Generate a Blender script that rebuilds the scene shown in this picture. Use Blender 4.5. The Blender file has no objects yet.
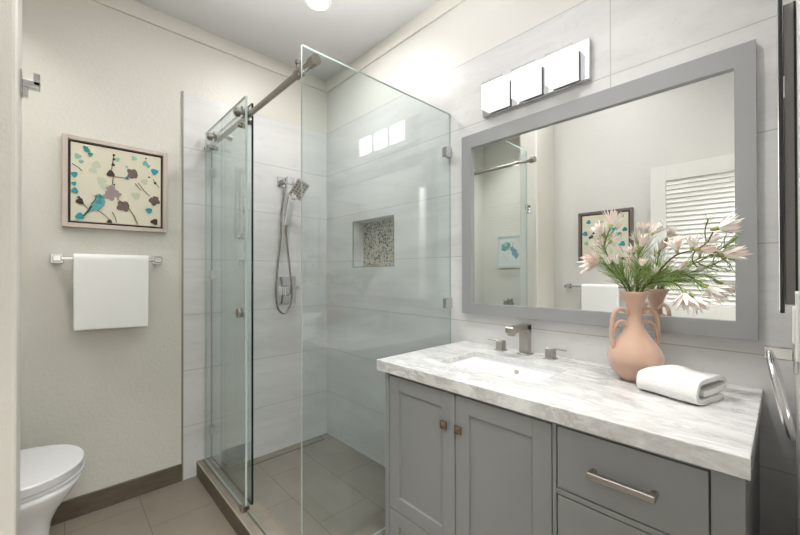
import bpy, bmesh, math, random
from mathutils import Vector, Matrix
PI = math.pi
rnd = random.Random(7)
C = bpy.context.scene.collection
SC = bpy.context.scene

# ---------------------------------------------------------------- camera
F_PX, YAW, PITCH, ROLL, PPY = 363.04, .757587, .00555, -.001953, 3.6567
cy, sy = math.cos(YAW), math.sin(YAW)
right = Vector((cy, -sy, 0)); fw = Vector((sy, cy, 0)); up = Vector((0, 0, 1))
fw, up = fw*math.cos(PITCH)+up*math.sin(PITCH), up*math.cos(PITCH)-fw*math.sin(PITCH)
right, up = right*math.cos(ROLL)+up*math.sin(ROLL), up*math.cos(ROLL)-right*math.sin(ROLL)
cam_d = bpy.data.cameras.new('camera'); cam = bpy.data.objects.new('camera', cam_d); C.objects.link(cam)
cam.matrix_world = Matrix(((right.x, up.x, -fw.x, 0), (right.y, up.y, -fw.y, 0), (right.z, up.z, -fw.z, 1.2), (0, 0, 0, 1)))
cam_d.sensor_width = 36; cam_d.lens = F_PX/800*36; cam_d.shift_y = PPY/800; cam_d.clip_start = .02
SC.camera = cam

# ---------------------------------------------------------------- world, lights, exposure
w = bpy.data.worlds.new('world'); SC.world = w; w.use_nodes = True
w.node_tree.nodes['Background'].inputs[0].default_value = (1, 1, 1, 1)
w.node_tree.nodes['Background'].inputs[1].default_value = .3
SC.view_settings.view_transform = 'Standard'; SC.view_settings.look = 'None'
SC.view_settings.gamma = 1; SC.view_settings.use_curve_mapping = False
SC.view_settings.exposure = 0.52

def area(name, loc, rot, sx, sy_, power, col=(1, 1, 1), shape='RECTANGLE', spread=180):
    d = bpy.data.lights.new(name, 'AREA'); d.shape = shape; d.size = sx; d.size_y = sy_; d.energy = power; d.color = col; d.spread = math.radians(spread)
    o = bpy.data.objects.new(name, d); C.objects.link(o); o.location = loc; o.rotation_euler = rot; return o
# added unseen fill behind the camera, brightening low areas through the open doorway
area('hall_fill', (.02, -.66, 2.60), (math.radians(30), 0, math.radians(-25)), .7, .5, 54, (1, .995, .985))
# added upward fill over the middle of the room, to brighten the ceiling
area('ceiling_fill', (.48, .85, 1.88), (math.radians(180-6), 0, math.radians(-20)), .6, .6, 14, (1, .997, .99), spread=115)
# recessed shower lamp (in view), and unseen fills added over room and toilet
area('shower_downlight', (1.01, 1.70, 2.632), (0, 0, 0), .085, .085, 4.5, (1, .985, .96), 'DISK')
area('room_fill', (.80, .42, 2.640), (0, 0, 0), .16, .16, 4, (1, .985, .96), 'DISK', spread=100)
area('toilet_fill', (-.30, 1.93, 2.640), (0, 0, 0), .16, .16, 2.5, (1, .985, .96), 'DISK', spread=110)

# ---------------------------------------------------------------- material helpers
class NT:
    def __init__(s, name):
        s.m = bpy.data.materials.new(name); s.m.use_nodes = True; s.t = s.m.node_tree; s.t.nodes.clear()
        s.out = s.n('ShaderNodeOutputMaterial')
    def n(s, t, **k):
        x = s.t.nodes.new(t)
        for a, b in k.items(): setattr(x, a, b)
        return x
    def l(s, a, b): s.t.links.new(a, b)
    def val(s, sock, v):
        if hasattr(v, 'is_linked') or isinstance(v, bpy.types.NodeSocket): s.l(v, sock)
        else: sock.default_value = v
    def math(s, op, a, b=0., c=0., clamp=False):
        x = s.n('ShaderNodeMath', operation=op, use_clamp=clamp)
        s.val(x.inputs[0], a); s.val(x.inputs[1], b); s.val(x.inputs[2], c); return x.outputs[0]
    def mix(s, f, a, b):
        x = s.n('ShaderNodeMix', data_type='RGBA'); s.val(x.inputs[0], f); s.val(x.inputs[6], a); s.val(x.inputs[7], b); return x.outputs[2]
    def coord(s):
        return s.n('ShaderNodeTexCoord').outputs['Object']
    def scaled(s, v, sc, rot=(0, 0, 0)):
        x = s.n('ShaderNodeMapping'); s.l(v, x.inputs[0]); x.inputs['Scale'].default_value = sc; x.inputs['Rotation'].default_value = rot; return x.outputs[0]
    def noise(s, v, scale, detail=4, rough=.5, dist=0.):
        x = s.n('ShaderNodeTexNoise'); s.l(v, x.inputs['Vector']); x.inputs['Scale'].default_value = scale
        x.inputs['Detail'].default_value = detail; x.inputs['Roughness'].default_value = rough; x.inputs['Distortion'].default_value = dist; return x.outputs['Fac']
    def ramp(s, f, stops):
        x = s.n('ShaderNodeValToRGB'); s.l(f, x.inputs[0]); e = x.color_ramp.elements
        while len(e) < len(stops): e.new(.5)
        for q, (p, c) in zip(e, stops): q.position = p; q.color = c if len(c) == 4 else (*c, 1)
        return x.outputs[0]
    def bump(s, h, strength=.2, dist=.01):
        x = s.n('ShaderNodeBump'); s.l(h, x.inputs['Height']); x.inputs['Strength'].default_value = strength; x.inputs['Distance'].default_value = dist; return x.outputs[0]
    def bsdf(s, col, rough=.5, metal=0., normal=None, **k):
        b = s.n('ShaderNodeBsdfPrincipled'); s.val(b.inputs['Base Color'], col if not isinstance(col, tuple) else (*col[:3], 1))
        s.val(b.inputs['Roughness'], rough); b.inputs['Metallic'].default_value = metal
        if normal is not None: s.l(normal, b.inputs['Normal'])
        for a, v in k.items(): b.inputs[a.replace('_', ' ')].default_value = v
        s.l(b.outputs[0], s.out.inputs[0]); return b
def plain(name, col, rough=.5, metal=0., **k):
    t = NT(name); t.bsdf(col, rough, metal, **k); return t.m
def lin(r, g, b):
    f = lambda c: (c/255/12.92) if c/255 <= .04045 else ((c/255+.055)/1.055)**2.4
    return (f(r), f(g), f(b))

M = {}
def mat_paint(name, col, scale=55, strength=.25, rough=.55):
    t = NT(name); v = t.coord()
    h = t.math('ADD', t.noise(v, scale, 3, .55), t.math('MULTIPLY', t.noise(v, scale*3.2, 2, .5), .4))
    t.bsdf(col, rough, normal=t.bump(h, strength, .007)); return t.m
M['paint'] = mat_paint('warm_white_paint', lin(219, 216, 207), 62, .24, .36)
M['paint_grey'] = mat_paint('pale_grey_paint', lin(220, 218, 213), 62, .32, .34)
M['ceiling'] = mat_paint('ceiling_paint', lin(218, 217, 217), 40, .1, .7)
M['trim'] = plain('white_trim_paint', lin(224, 220, 212), .4)
M['door'] = plain('white_door_paint', lin(232, 231, 226), .35)

def line_mask(t, coord, off, period, half):
    wv = t.n('ShaderNodeMath', operation='WRAP'); t.l(coord, wv.inputs[0])
    wv.inputs[0].default_value = 0
    a = t.math('SUBTRACT', coord, off)
    t.l(a, wv.inputs[0]); wv.inputs[1].default_value = period/2; wv.inputs[2].default_value = -period/2
    return t.math('LESS_THAN', t.math('ABSOLUTE', wv.outputs[0]), half)
def sep(t, v):
    x = t.n('ShaderNodeSeparateXYZ'); t.l(v, x.inputs[0]); return x.outputs

def mat_walltile(name, axis):
    t = NT(name); v = t.coord(); s = sep(t, v); a = s[axis]
    st = (1, .5, 2.6) if axis == 1 else (.5, 1, 2.6)
    sv = t.scaled(v, st)
    n1 = t.noise(sv, 2.2, 6, .62, .6); n2 = t.noise(sv, 9, 5, .65, .3); n3 = t.noise(t.scaled(v, (1, 1, 1.4)), 26, 4, .7)
    col = t.ramp(n1, [(.30, lin(203, 203, 202)), (.5, lin(217, 217, 216)), (.72, lin(225, 225, 224))])
    col = t.mix(t.math('MULTIPLY', t.ramp(n2, [(.56, (0, 0, 0)), (.72, (1, 1, 1))]), .30), col, (*lin(182, 181, 180), 1))
    col = t.mix(t.math('MULTIPLY', t.ramp(n3, [(.58, (0, 0, 0)), (.75, (1, 1, 1))]), .25), col, (*lin(180, 179, 178), 1))
    g = t.math('MAXIMUM', line_mask(t, s[2], -.002, .3215, .0016), line_mask(t, a, .434, 2.9, .0016) if axis == 1 else line_mask(t, a, -3., 20., .001))
    col = t.mix(g, col, (*lin(180, 179, 176), 1))
    h = t.math('SUBTRACT', t.math('MULTIPLY', n3, .10), t.math('MULTIPLY', g, .5))
    t.bsdf(col, .30, normal=t.bump(h, .25, .002)); return t.m
M['tile_r'] = mat_walltile('concrete_look_tile_right', 1)
M['tile_b'] = mat_walltile('concrete_look_tile_back', 0)

def mat_floor(name, wx, offs, ly, ys, base=(122, 113, 103)):
    # long tiles running along Y, neighbouring rows staggered
    t = NT(name); v = t.coord(); s = sep(t, v)
    gx = line_mask(t, s[0], offs, wx, .0016)
    row = t.math('FLOOR', t.math('DIVIDE', t.math('SUBTRACT', s[0], offs), wx))
    par = t.math('FLOORED_MODULO', row, 2.)
    yy = t.math('SUBTRACT', s[1], t.math('ADD', ys[0], t.math('MULTIPLY', par, ys[1]-ys[0])))
    gy = line_mask(t, yy, 0., ly, .0016)
    g = t.math('MAXIMUM', gx, gy)
    n1 = t.noise(t.scaled(v, (1, .6, 1)), 5, 6, .6, .5); n2 = t.noise(v, 60, 4, .7)
    col = t.ramp(n1, [(.3, lin(*[c*.94 for c in base])), (.7, lin(*[min(255, c*1.05) for c in base]))])
    col = t.mix(t.math('MULTIPLY', n2, .25), col, (*lin(*[c*.86 for c in base]), 1))
    col = t.mix(g, col, (*lin(*[c*.70 for c in base]), 1))
    t.bsdf(col, .42, normal=t.bump(t.math('SUBTRACT', t.math('MULTIPLY', n2, .15), g), .25, .002)); return t.m
M['floor'] = mat_floor('taupe_floor_tile', .29, .32, .60, (2.03, 2.25), (138, 128, 115))
M['floor_sh'] = mat_floor('taupe_shower_tile', .288, .919, .54, (2.08, 1.812), (142, 134, 125))
t = NT('taupe_curb_tile'); v = t.coord(); n1 = t.noise(v, 9, 5, .6)
t.bsdf(t.ramp(n1, [(.3, lin(128, 119, 107)), (.7, lin(146, 137, 125))]), .4); M['curb'] = t.m
M['curb_edge'] = plain('light_metal_curb_trim', lin(176, 168, 156), .35, .3)
t = NT('dark_brown_baseboard_tile'); v = t.coord(); n1 = t.noise(t.scaled(v, (.6, 1, 3)), 14, 5, .65)
t.bsdf(t.ramp(n1, [(.3, lin(88, 78, 66)), (.7, lin(108, 97, 83))]), .45); M['base'] = t.m
t = NT('dark_side_tile'); v = t.coord(); n1 = t.noise(v, 6, 4, .6); M['edge_trim'] = plain('grey_tile_edge_trim', lin(150, 150, 140), .4, .4)

def mat_marble():
    t = NT('white_carrara_marble'); v = t.coord()
    sv = t.scaled(v, (2.6, .75, 1.6), (0, 0, .35))
    n = t.noise(sv, 3.2, 8, .66, 1.6); n2 = t.noise(t.scaled(v, (3., 1., 2.), (0, 0, .3)), 11, 7, .7, .8)
    vein = t.math('SUBTRACT', 1., t.math('MULTIPLY', t.math('ABSOLUTE', t.math('SUBTRACT', n, .5)), 14.), clamp=True)
    vein2 = t.math('SUBTRACT', 1., t.math('MULTIPLY', t.math('ABSOLUTE', t.math('SUBTRACT', n2, .47)), 16.), clamp=True)
    patch = t.ramp(t.noise(t.scaled(v, (1.6, .8, 1.2)), 4.5, 4, .6, .4), [(.42, (0, 0, 0)), (.62, (1, 1, 1))])
    fine = t.ramp(t.noise(t.scaled(v, (3.4, .8, 3.)), 24, 6, .75, .6), [(.5, (0, 0, 0)), (.68, (1, 1, 1))])
    col = t.mix(t.math('MULTIPLY', patch, .30), (*lin(230, 230, 229), 1), (*lin(205, 205, 205), 1))
    col = t.mix(t.math('MULTIPLY', vein, .40), col, (*lin(176, 175, 174), 1))
    col = t.mix(t.math('MULTIPLY', t.math('MULTIPLY', vein2, patch), .60), col, (*lin(150, 148, 146), 1))
    col = t.mix(t.math('MULTIPLY', fine, .22), col, (*lin(170, 168, 166), 1))
    t.bsdf(col, .12); return t.m
M['marble'] = mat_marble()
M['cab'] = plain('grey_cabinet_lacquer', lin(144, 146, 146), .36)
M['cab_shade'] = plain('painted_gap_shade_black', lin(40, 40, 39), .7)  # black colour standing for the shade in the cabinet gaps
M['frame_grey'] = plain('grey_mirror_frame_paint', lin(152, 153, 153), .35)
t = NT('silver_mirror'); t.bsdf((.93, .945, .94), .0, 1.); M['mirror'] = t.m
M['chrome'] = plain('chrome', (.64, .64, .65), .13, 1.)
M['nickel'] = plain('brushed_nickel', lin(174, 170, 164), .30, 1.)
M['steel'] = plain('satin_steel', lin(160, 155, 148), .25, 1.)
M['bronze'] = plain('warm_bronze_metal', lin(134, 118, 100), .25, 1.)
M['black'] = plain('black_metal', lin(22, 23, 24), .35)
M['spray'] = plain('satin_chrome', (.66, .66, .66), .28, 1.)
M['nozzle'] = plain('black_rubber_nozzle', lin(30, 30, 32), .5)
M['porcelain'] = plain('white_porcelain', lin(248, 249, 250), .08)
M['seatplastic'] = plain('white_toilet_seat_plastic', lin(222, 222, 223), .22)
M['plate_grey'] = plain('grey_cabinet_side_metal', lin(138, 134, 130), .45, .0)
M['white_plastic'] = plain('white_plastic', lin(235, 235, 232), .3)
def mat_glass(name, tint, k=.04):
    t = NT(name)
    tr = t.n('ShaderNodeBsdfTransparent'); tr.inputs[0].default_value = (*tint, 1)
    gl = t.n('ShaderNodeBsdfGlossy'); gl.inputs['Roughness'].default_value = 0; gl.inputs[0].default_value = (1, 1, 1, 1)
    lw = t.n('ShaderNodeLayerWeight'); lw.inputs[0].default_value = .5
    f = t.math('ADD', t.math('MULTIPLY', t.math('POWER', lw.outputs['Facing'], 5.), .9), k, clamp=True)
    mx = t.n('ShaderNodeMixShader'); t.l(f, mx.inputs[0]); t.l(tr.outputs[0], mx.inputs[1]); t.l(gl.outputs[0], mx.inputs[2]); t.l(mx.outputs[0], t.out.inputs[0])
    return t.m
M['glass'] = mat_glass('clear_shower_glass', (.920, .957, .953), .055)
M['glass_edge'] = plain('green_glass_edge', lin(182, 194, 190), .1)
M['glass_edge_dark'] = plain('dark_green_glass_edge', lin(22, 40, 42), .1)
def emit(name, col, s):
    t = NT(name); e = t.n('ShaderNodeEmission'); e.inputs[0].default_value = (*col, 1); e.inputs[1].default_value = s; t.l(e.outputs[0], t.out.inputs[0]); return t.m
M['shade'] = emit('lit_frosted_glass_shade', (1, .99, .975), 6.)
M['shade_under'] = emit('dim_frosted_glass_underside', (1, .99, .98), .8)
M['shade_side'] = plain('grey_white_glass_block_rim', lin(190, 190, 192), .15)
M['shade_end'] = emit('softly_lit_frosted_glass_end', (1, .99, .98), .7)
M['lamp'] = emit('lit_downlight_lens', (1, .98, .95), 12.)
def mat_cloth(name, col, scale=220, st=.5):
    t = NT(name); v = t.coord(); h = t.math('ADD', t.noise(v, scale, 3, .6), t.math('MULTIPLY', t.noise(v, 30, 3, .6), .8))
    t.bsdf(col, .95, normal=t.bump(h, st, .004), Sheen_Weight=.3); return t.m
M['towel'] = mat_cloth('white_terry_cloth', lin(247, 247, 244))
M['vase'] = mat_cloth('terracotta_pink_ceramic', lin(206, 170, 149), 120, .08)
M['vase'].node_tree.nodes['Principled BSDF'].inputs['Roughness'].default_value = .55
def mat_pebble():
    t = NT('pebble_mosaic'); v = t.coord()
    a = t.n('ShaderNodeTexVoronoi'); t.l(t.scaled(v, (1, 1, 1)), a.inputs['Vector']); a.inputs['Scale'].default_value = 48; a.inputs['Randomness'].default_value = .9
    d = t.n('ShaderNodeTexVoronoi', feature='DISTANCE_TO_EDGE'); t.l(v, d.inputs['Vector']); d.inputs['Scale'].default_value = 48; d.inputs['Randomness'].default_value = .9
    s = t.n('ShaderNodeSeparateColor'); t.l(a.outputs['Color'], s.inputs[0])
    col = t.ramp(s.outputs[0], [(0., lin(38, 40, 42)), (.2, lin(60, 64, 64)), (.4, lin(150, 146, 132)), (.6, lin(110, 116, 110)), (.8, lin(190, 180, 158)), (1., lin(150, 126, 98))])
    x = t.n('ShaderNodeValToRGB'); x.color_ramp.interpolation = 'LINEAR'
    g = t.math('LESS_THAN', d.outputs['Distance'], .10)
    col = t.mix(g, col, (*lin(196, 190, 178), 1))
    t.bsdf(col, .4, normal=t.bump(t.math('MINIMUM', d.outputs['Distance'], .25), .6, .01)); return t.m
M['pebble'] = mat_pebble()
M['petal'] = plain('blush_cream_petal', lin(252, 248, 241), .6)
M['petal_pink'] = plain('pale_pink_petal', lin(250, 224, 216), .6)
M['stamen'] = plain('green_cream_flower_centre', lin(178, 180, 120), .7)
M['calyx'] = plain('yellow_green_calyx', lin(158, 164, 100), .6)
M['stem'] = plain('green_flower_stem', lin(88, 102, 58), .6)
M['stem_brown'] = plain('brown_woody_stem', lin(100, 78, 60), .7)
M['leaf'] = plain('fresh_green_needle_leaf', lin(150, 174, 100), .6)
M['leaf_dark'] = plain('deep_green_succulent_leaf', lin(52, 92, 56), .5)
M['frame_silver'] = plain('champagne_silver_frame', lin(196, 184, 174), .35, .25)
M['frame_umber'] = plain('umber_frame', lin(122, 110, 102), .4, .2)
M['frame_dark'] = plain('dark_brown_frame_lip', lin(62, 52, 46), .5)
M['canvas'] = mat_cloth('cream_canvas', lin(222, 216, 196), 150, .15)
for k, c in dict(p_teal=(40, 140, 128), p_pale=(140, 190, 168), p_blue=(36, 150, 160), p_dark=(62, 46, 42), p_brown=(112, 92, 86), p_mauve=(160, 142, 142), p_palegreen=(196, 204, 180), p_mint=(110, 184, 168), p_bird=(96, 165, 170), p_ink=(70, 62, 54), p_blue2=(70, 140, 165), p_greyblue=(214, 222, 222)).items():
    M[k] = plain('paint_'+k[2:], lin(*c), .7)

# ---------------------------------------------------------------- mesh helpers
ORG = {}
def tag(o, label, cat=None, group=None):
    o['label'] = label
    if cat: o['category'] = cat
    if group: o['group'] = group
    return o
def obj(name, bm, mats, parent=None, label=None, smooth=False, recalc=True, loc=None):
    if recalc: bmesh.ops.recalc_face_normals(bm, faces=bm.faces)
    org = ORG[parent.name] if parent else (Vector(loc) if loc else Vector((0, 0, 0)))
    bmesh.ops.translate(bm, vec=-org, verts=bm.verts)
    me = bpy.data.meshes.new(name); bm.to_mesh(me); bm.free()
    if not isinstance(mats, (list, tuple)): mats = [mats]
    for m in mats: me.materials.append(M[m])
    if smooth:
        for p in me.polygons: p.use_smooth = True
        if smooth != 'all':
            me.set_sharp_from_angle(angle=math.radians(38))
    o = bpy.data.objects.new(name, me); C.objects.link(o)
    if parent: o.parent = parent
    else: o.location = org
    ORG[o.name] = org
    if label: o['label'] = label
    return o
def thing(name, label, cat, loc, group=None):
    o = bpy.data.objects.new(name, None); C.objects.link(o); o.location = loc; o.empty_display_size = .05
    ORG[o.name] = Vector(loc); return tag(o, label, cat, group)
def struct(name, bm, mats, parent=None, **k):
    o = obj(name, bm, mats, parent, **k)
    if not parent: o['kind'] = 'structure'
    return o
def box(bm, lo, hi, bev=0., seg=2, mi=0, edges=None):
    lo, hi = [min(a, b) for a, b in zip(lo, hi)], [max(a, b) for a, b in zip(lo, hi)]
    r = bmesh.ops.create_cube(bm, size=1)
    vs = r['verts']
    for v_ in vs: v_.co = Vector([(lo[i]+hi[i])/2 + v_.co[i]*(hi[i]-lo[i]) for i in range(3)])
    fs = list({f for v_ in vs for f in v_.link_faces})
    for f in fs: f.material_index = mi
    if bev > 0:
        es = list({e for v_ in vs for e in v_.link_edges})
        if edges is not None: es = [e for e in es if edges((e.verts[1].co-e.verts[0].co).normalized(), (e.verts[0].co+e.verts[1].co)/2)]
        bmesh.ops.bevel(bm, geom=es, offset=bev, segments=seg, profile=.5, affect='EDGES', material=mi)
    return vs
def B(lo, hi, bev=0., seg=2):
    bm = bmesh.new(); box(bm, lo, hi, bev, seg); return bm
def frame_of(d):
    d = d.normalized(); a = Vector((0, 0, 1)) if abs(d.z) < .9 else Vector((1, 0, 0))
    u = d.cross(a).normalized(); return u, d.cross(u).normalized()
def tube(bm, pts, r, n=10, mi=0, cap=True):
    pts = [Vector(p) for p in pts]; rs = r if isinstance(r, (list, tuple)) else [r]*len(pts)
    rings = []; u = None
    for i, p in enumerate(pts):
        d = (pts[min(i+1, len(pts)-1)]-pts[max(i-1, 0)]).normalized()
        if u is None: u, v_ = frame_of(d)
        else:
            u = (u - d*u.dot(d)).normalized(); v_ = d.cross(u).normalized()
        rings.append([bm.verts.new(p+(u*math.cos(2*PI*k/n)+v_*math.sin(2*PI*k/n))*rs[i]) for k in range(n)])
    for a, b in zip(rings, rings[1:]):
        for k in range(n):
            f = bm.faces.new((a[k], a[(k+1) % n], b[(k+1) % n], b[k])); f.material_index = mi; f.smooth = True
    if cap:
        for rg in (rings[0], rings[-1]):
            f = bm.faces.new(rg); f.material_index = mi
def smooth_path(P, n=8):
    P = [Vector(p) for p in P]; out = []
    Q = [P[0]*2-P[1]]+P+[P[-1]*2-P[-2]]
    for i in range(1, len(Q)-2):
        for k in range(n):
            t_ = k/n; a, b, c, d = Q[i-1], Q[i], Q[i+1], Q[i+2]
            out.append(.5*((2*b)+(c-a)*t_+(2*a-5*b+4*c-d)*t_*t_+(3*b-a-3*c+d)*t_**3))
    out.append(P[-1]); return out
def cyl(bm, a, b, r, n=20, mi=0): tube(bm, [a, b], r, n, mi)
def lathe(bm, prof, cx, cy_, n=32, mi=0):
    rings = [[bm.verts.new((cx+r*math.cos(2*PI*k/n), cy_+r*math.sin(2*PI*k/n), z)) for k in range(n)] for r, z in prof]
    for a, b in zip(rings, rings[1:]):
        for k in range(n):
            f = bm.faces.new((a[k], a[(k+1) % n], b[(k+1) % n], b[k])); f.material_index = mi; f.smooth = True
    return rings
def loft(bm, rings, mi=0, cap0=True, cap1=True):
    R_ = [[bm.verts.new(p) for p in r] for r in rings]; n = len(R_[0])
    for a, b in zip(R_, R_[1:]):
        for k in range(n):
            f = bm.faces.new((a[k], a[(k+1) % n], b[(k+1) % n], b[k])); f.material_index = mi; f.smooth = True
    if cap0: bm.faces.new(R_[0]).material_index = mi
    if cap1: bm.faces.new(R_[-1]).material_index = mi
    return R_
def rrect(x0, x1, y0, y1, r, z, n=6):
    out = []
    for (cx, cy_, a0) in ((x1-r, y1-r, 0), (x0+r, y1-r, PI/2), (x0+r, y0+r, PI), (x1-r, y0+r, 3*PI/2)):
        for k in range(n+1):
            a = a0+PI/2*k/n; out.append((cx+r*math.cos(a), cy_+r*math.sin(a), z))
    return out
def obox(bm, c, ux, uy, uz, s, bev=0., seg=2, mi=0):
    """box centred at c with axes ux,uy,uz and full sizes s"""
    n0 = set(bm.verts)
    box(bm, [-x/2 for x in s], [x/2 for x in s], bev, seg, mi)
    for v_ in bm.verts:
        if v_ not in n0: v_.co = Vector(c)+ux*v_.co.x+uy*v_.co.y+uz*v_.co.z

# ---------------------------------------------------------------- the room
XB, YA, ZC, ZF = 1.479, 2.366, 2.65, .018
XC, XT = -.42, -.645          # left wall, wall behind the toilet
YE = -.020                    # doorway wall on the right
bm = bmesh.new(); box(bm, (-.75, -1.3, -.1), (1.6, 1.14, ZF)); box(bm, (-.75, 1.14, -.1), (.605, 2.38, ZF)); struct('floor', bm, 'floor')
struct('floor_shower', B((.605, 1.14, -.1), (1.5, 2.38, 0)), 'floor_sh')
struct('ceiling', B((-.8, -1.35, ZC), (1.65, 2.5, ZC+.1)), 'ceiling')
struct('wall_back', B((-.75, YA+.008, -.05), (1.6, YA+.12, ZC)), 'paint')
# right wall with the niche cut through it
ny0, ny1, nz0, nz1 = 1.616, 2.033, 1.243, 1.552
bm = bmesh.new()
for lo, hi in (((-1.3, -.05), (ny0, ZC)), ((ny1, -.05), (2.38, ZC)), ((ny0, -.05), (ny1, nz0)), ((ny0, nz1), (ny1, ZC))):
    box(bm, (XB+.008, lo[0], lo[1]), (XB+.2, hi[0], hi[1]))
struct('wall_right', bm, 'paint_grey')
bm = bmesh.new(); zt = 2.252
for lo, hi in (((YE, 0), (ny0, zt)), ((ny1, 0), (YA, zt)), ((ny0, 0), (ny1, nz0)), ((ny0, nz1), (ny1, zt))):
    box(bm, (XB, lo[0], lo[1]), (XB+.009, hi[0], hi[1]))
struct('wall_right_tile', bm, 'tile_r')
# niche lining: sides, top, bottom and pebble back
bm = bmesh.new(); nd = .095; ny0 += .0015; ny1 -= .0015; nz0 += .0015; nz1 -= .0015
box(bm, (XB+.002, ny0-.004, nz0-.004), (XB+nd, ny0+.0, nz1+.004)); box(bm, (XB+.002, ny1, nz0-.004), (XB+nd, ny1+.004, nz1+.004))
box(bm, (XB+.002, ny0, nz0-.004), (XB+nd, ny1, nz0)); box(bm, (XB+.002, ny0, nz1), (XB+nd, ny1, nz1+.004))
ni = struct('wall_right_niche', bm, 'tile_b')
struct('wall_right_niche_back', B((XB+nd-.004, ny0, nz0), (XB+nd+.006, ny1, nz1)), 'pebble')
bm = bmesh.new(); e = .004
for lo, hi in (((ny0-e, nz0-e), (ny1+e, nz0)), ((ny0-e, nz1), (ny1+e, nz1+e)), ((ny0-e, nz0), (ny0, nz1)), ((ny1, nz0), (ny1+e, nz1))):
    box(bm, (XB-.002, lo[0], lo[1]), (XB+.004, hi[0], hi[1]))
struct('trim_niche', bm, 'edge_trim')
struct('wall_back_tile', B((.528, YA, 0), (XB, YA+.009, 2.247)), 'tile_b')
struct('trim_tile_edge', B((.521, YA-.002, ZF), (.5285, YA+.009, 2.249)), 'edge_trim')
struct('wall_toilet', B((XT-.1, 1.5, -.05), (XT, 2.4, ZC)), 'paint')
bm = bmesh.new(); box(bm, (XT-.02, 1.46, -.05), (-.079, 1.62, ZC), .012, 3, edges=lambda d, m: abs(d.z) > .9 and m.x > -.2)
struct('wall_partition', bm, 'paint')
struct('wall_left', B((XC-.12, -1.3, -.05), (XC, 1.465, ZC)), 'paint_grey')
bm = bmesh.new(); box(bm, (.42, YE-.11, -.05), (XB+.05, YE, ZC)); box(bm, (XC, YE-.11, 2.06), (.42, YE, ZC)); struct('wall_front', bm, 'paint_grey')
struct('wall_hall', B((-.6, -1.32, -.05), (1.6, -1.22, ZC)), 'paint_grey')
struct('trim_1', B((XT, YA-.005, 2.567), (XB+.008, YA+.01, ZC)), 'trim')
struct('trim_2', B((XB-.004, YE, 2.567), (XB+.01, YA, ZC)), 'trim')
struct('baseboard_back', B((XT, YA-.004, ZF), (.521, YA+.01, .114), .0015, 1), 'base')
struct('baseboard_toilet', B((XT, 1.62, ZF), (XT+.012, YA-.004, .114), .0015, 1), 'base')
bm = bmesh.new(); box(bm, (.60, 1.13, 0), (.710, YA, .103)); box(bm, (.710, 1.13, 0), (XB, 1.245, .103))
struct('trim_shower_curb', bm, 'curb')
struct('trim_shower_curb_face', B((.5965, 1.13, ZF), (.6005, YA, .098)), 'base')
struct('trim_curb_edge', B((.5955, 1.13, .0975), (.601, YA, .1045), .001, 1), 'curb_edge')
# linear drain along the back wall of the shower
dr = thing('shower_drain', 'narrow tiled linear drain along the back edge of the shower floor', 'drain', (1.1, 2.32, 0))
bm = bmesh.new()
for lo, hi in (((.75, 2.288), (1.41, 2.2905)), ((1.4075, 2.2905), (1.41, 2.36))): box(bm, (lo[0], lo[1], 0), (hi[0], hi[1], .0015))
obj('drain_slot', bm, 'black', dr); obj('drain_cover', B((.75, 2.2935, 0), (1.404, 2.36, .0022)), 'curb', dr)

# open louvred door lying against the left wall
dx0, dx1, dy0, dy1 = XC+.012, XC+.045, .01, .70
bm = bmesh.new(); zb = .03
for lo, hi in (((dy0, zb), (dy0+.10, 2.0)), ((dy1-.098, zb), (dy1, 2.0)), ((dy0+.10, 1.885), (dy1-.098, 2.0)), ((dy0+.10, .83), (dy1-.098, .975)), ((dy0+.10, zb), (dy1-.098, .22))):
    box(bm, (dx0, lo[0], lo[1]), (dx1, hi[0], hi[1]), .0015, 1)
dr_ = struct('door_1', bm, 'door')
bm = bmesh.new(); z = .985
for z0, z1 in ((.985, 1.885), (.23, .83)):
    z = z0
    while z < z1-.005:
        obox(bm, ((dx0+dx1)/2, (dy0+dy1)/2, z+.012), Vector((-.30, 0, .954)), Vector((0, 1, 0)), Vector((.954, 0, .30)), (.040, dy1-dy0-.19, .006), .001, 1)
        z += .0335
obj('door_louvers', bm, 'door', dr_)

# ---------------------------------------------------------------- shower glass
def pane(bm, lo, hi, axis, dark=False):
    """glass sheet whose thickness runs along axis; narrow rim faces get the edge material"""
    box(bm, lo, hi)
    for f in bm.faces:
        f.normal_update(); f.material_index = 0 if abs(f.normal[axis]) > .9 else 1
def clamp(parent, c, s, label=None): return obj('wall_clamp', B([a-b/2 for a, b in zip(c, s)], [a+b/2 for a, b in zip(c, s)], .003, 2), 'chrome', parent)
pf = thing('shower_screen', 'fixed clear glass shower screen standing between the shower and the vanity', 'shower screen', (1.06, 1.185, .103))
bm = bmesh.new(); pane(bm, (.637, 1.180, .104), (XB-.001, 1.190, 2.021), 1); obj('glass_pane', bm, ['glass', 'glass_edge'], pf)
for z in (1.82, 1.047): clamp(pf, (XB-.024, 1.185, z), (.046, .030, .052))
pb = thing('shower_screen', 'fixed glass shower panel against the back wall, just inside the sliding door', 'shower screen', (.677, 2.05, .103))
bm = bmesh.new(); pane(bm, (.672, 1.738, .104), (.682, YA-.001, 2.012), 0); obj('glass_pane', bm, ['glass', 'glass_edge_dark'], pb)
for z in (1.80, 1.19, .27): clamp(pb, (.677, YA-.024, z), (.030, .046, .052))
for y in (2.09, 1.80):
    bm = bmesh.new(); cyl(bm, (.66, y, 1.945), (.70, y, 1.945), .008); cyl(bm, (.682, y, 1.945), (.700, y, 1.945), .016); obj('rail_bolt', bm, 'steel', pb, smooth=True)
sd = thing('shower_door', 'sliding clear glass shower door pushed back towards the back wall', 'shower door', (.634, 2.0, .11))
bm = bmesh.new(); pane(bm, (.629, 1.70, .113), (.639, 2.325, 2.020), 0); obj('glass_pane', bm, ['glass', 'glass_edge'], sd)
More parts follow.
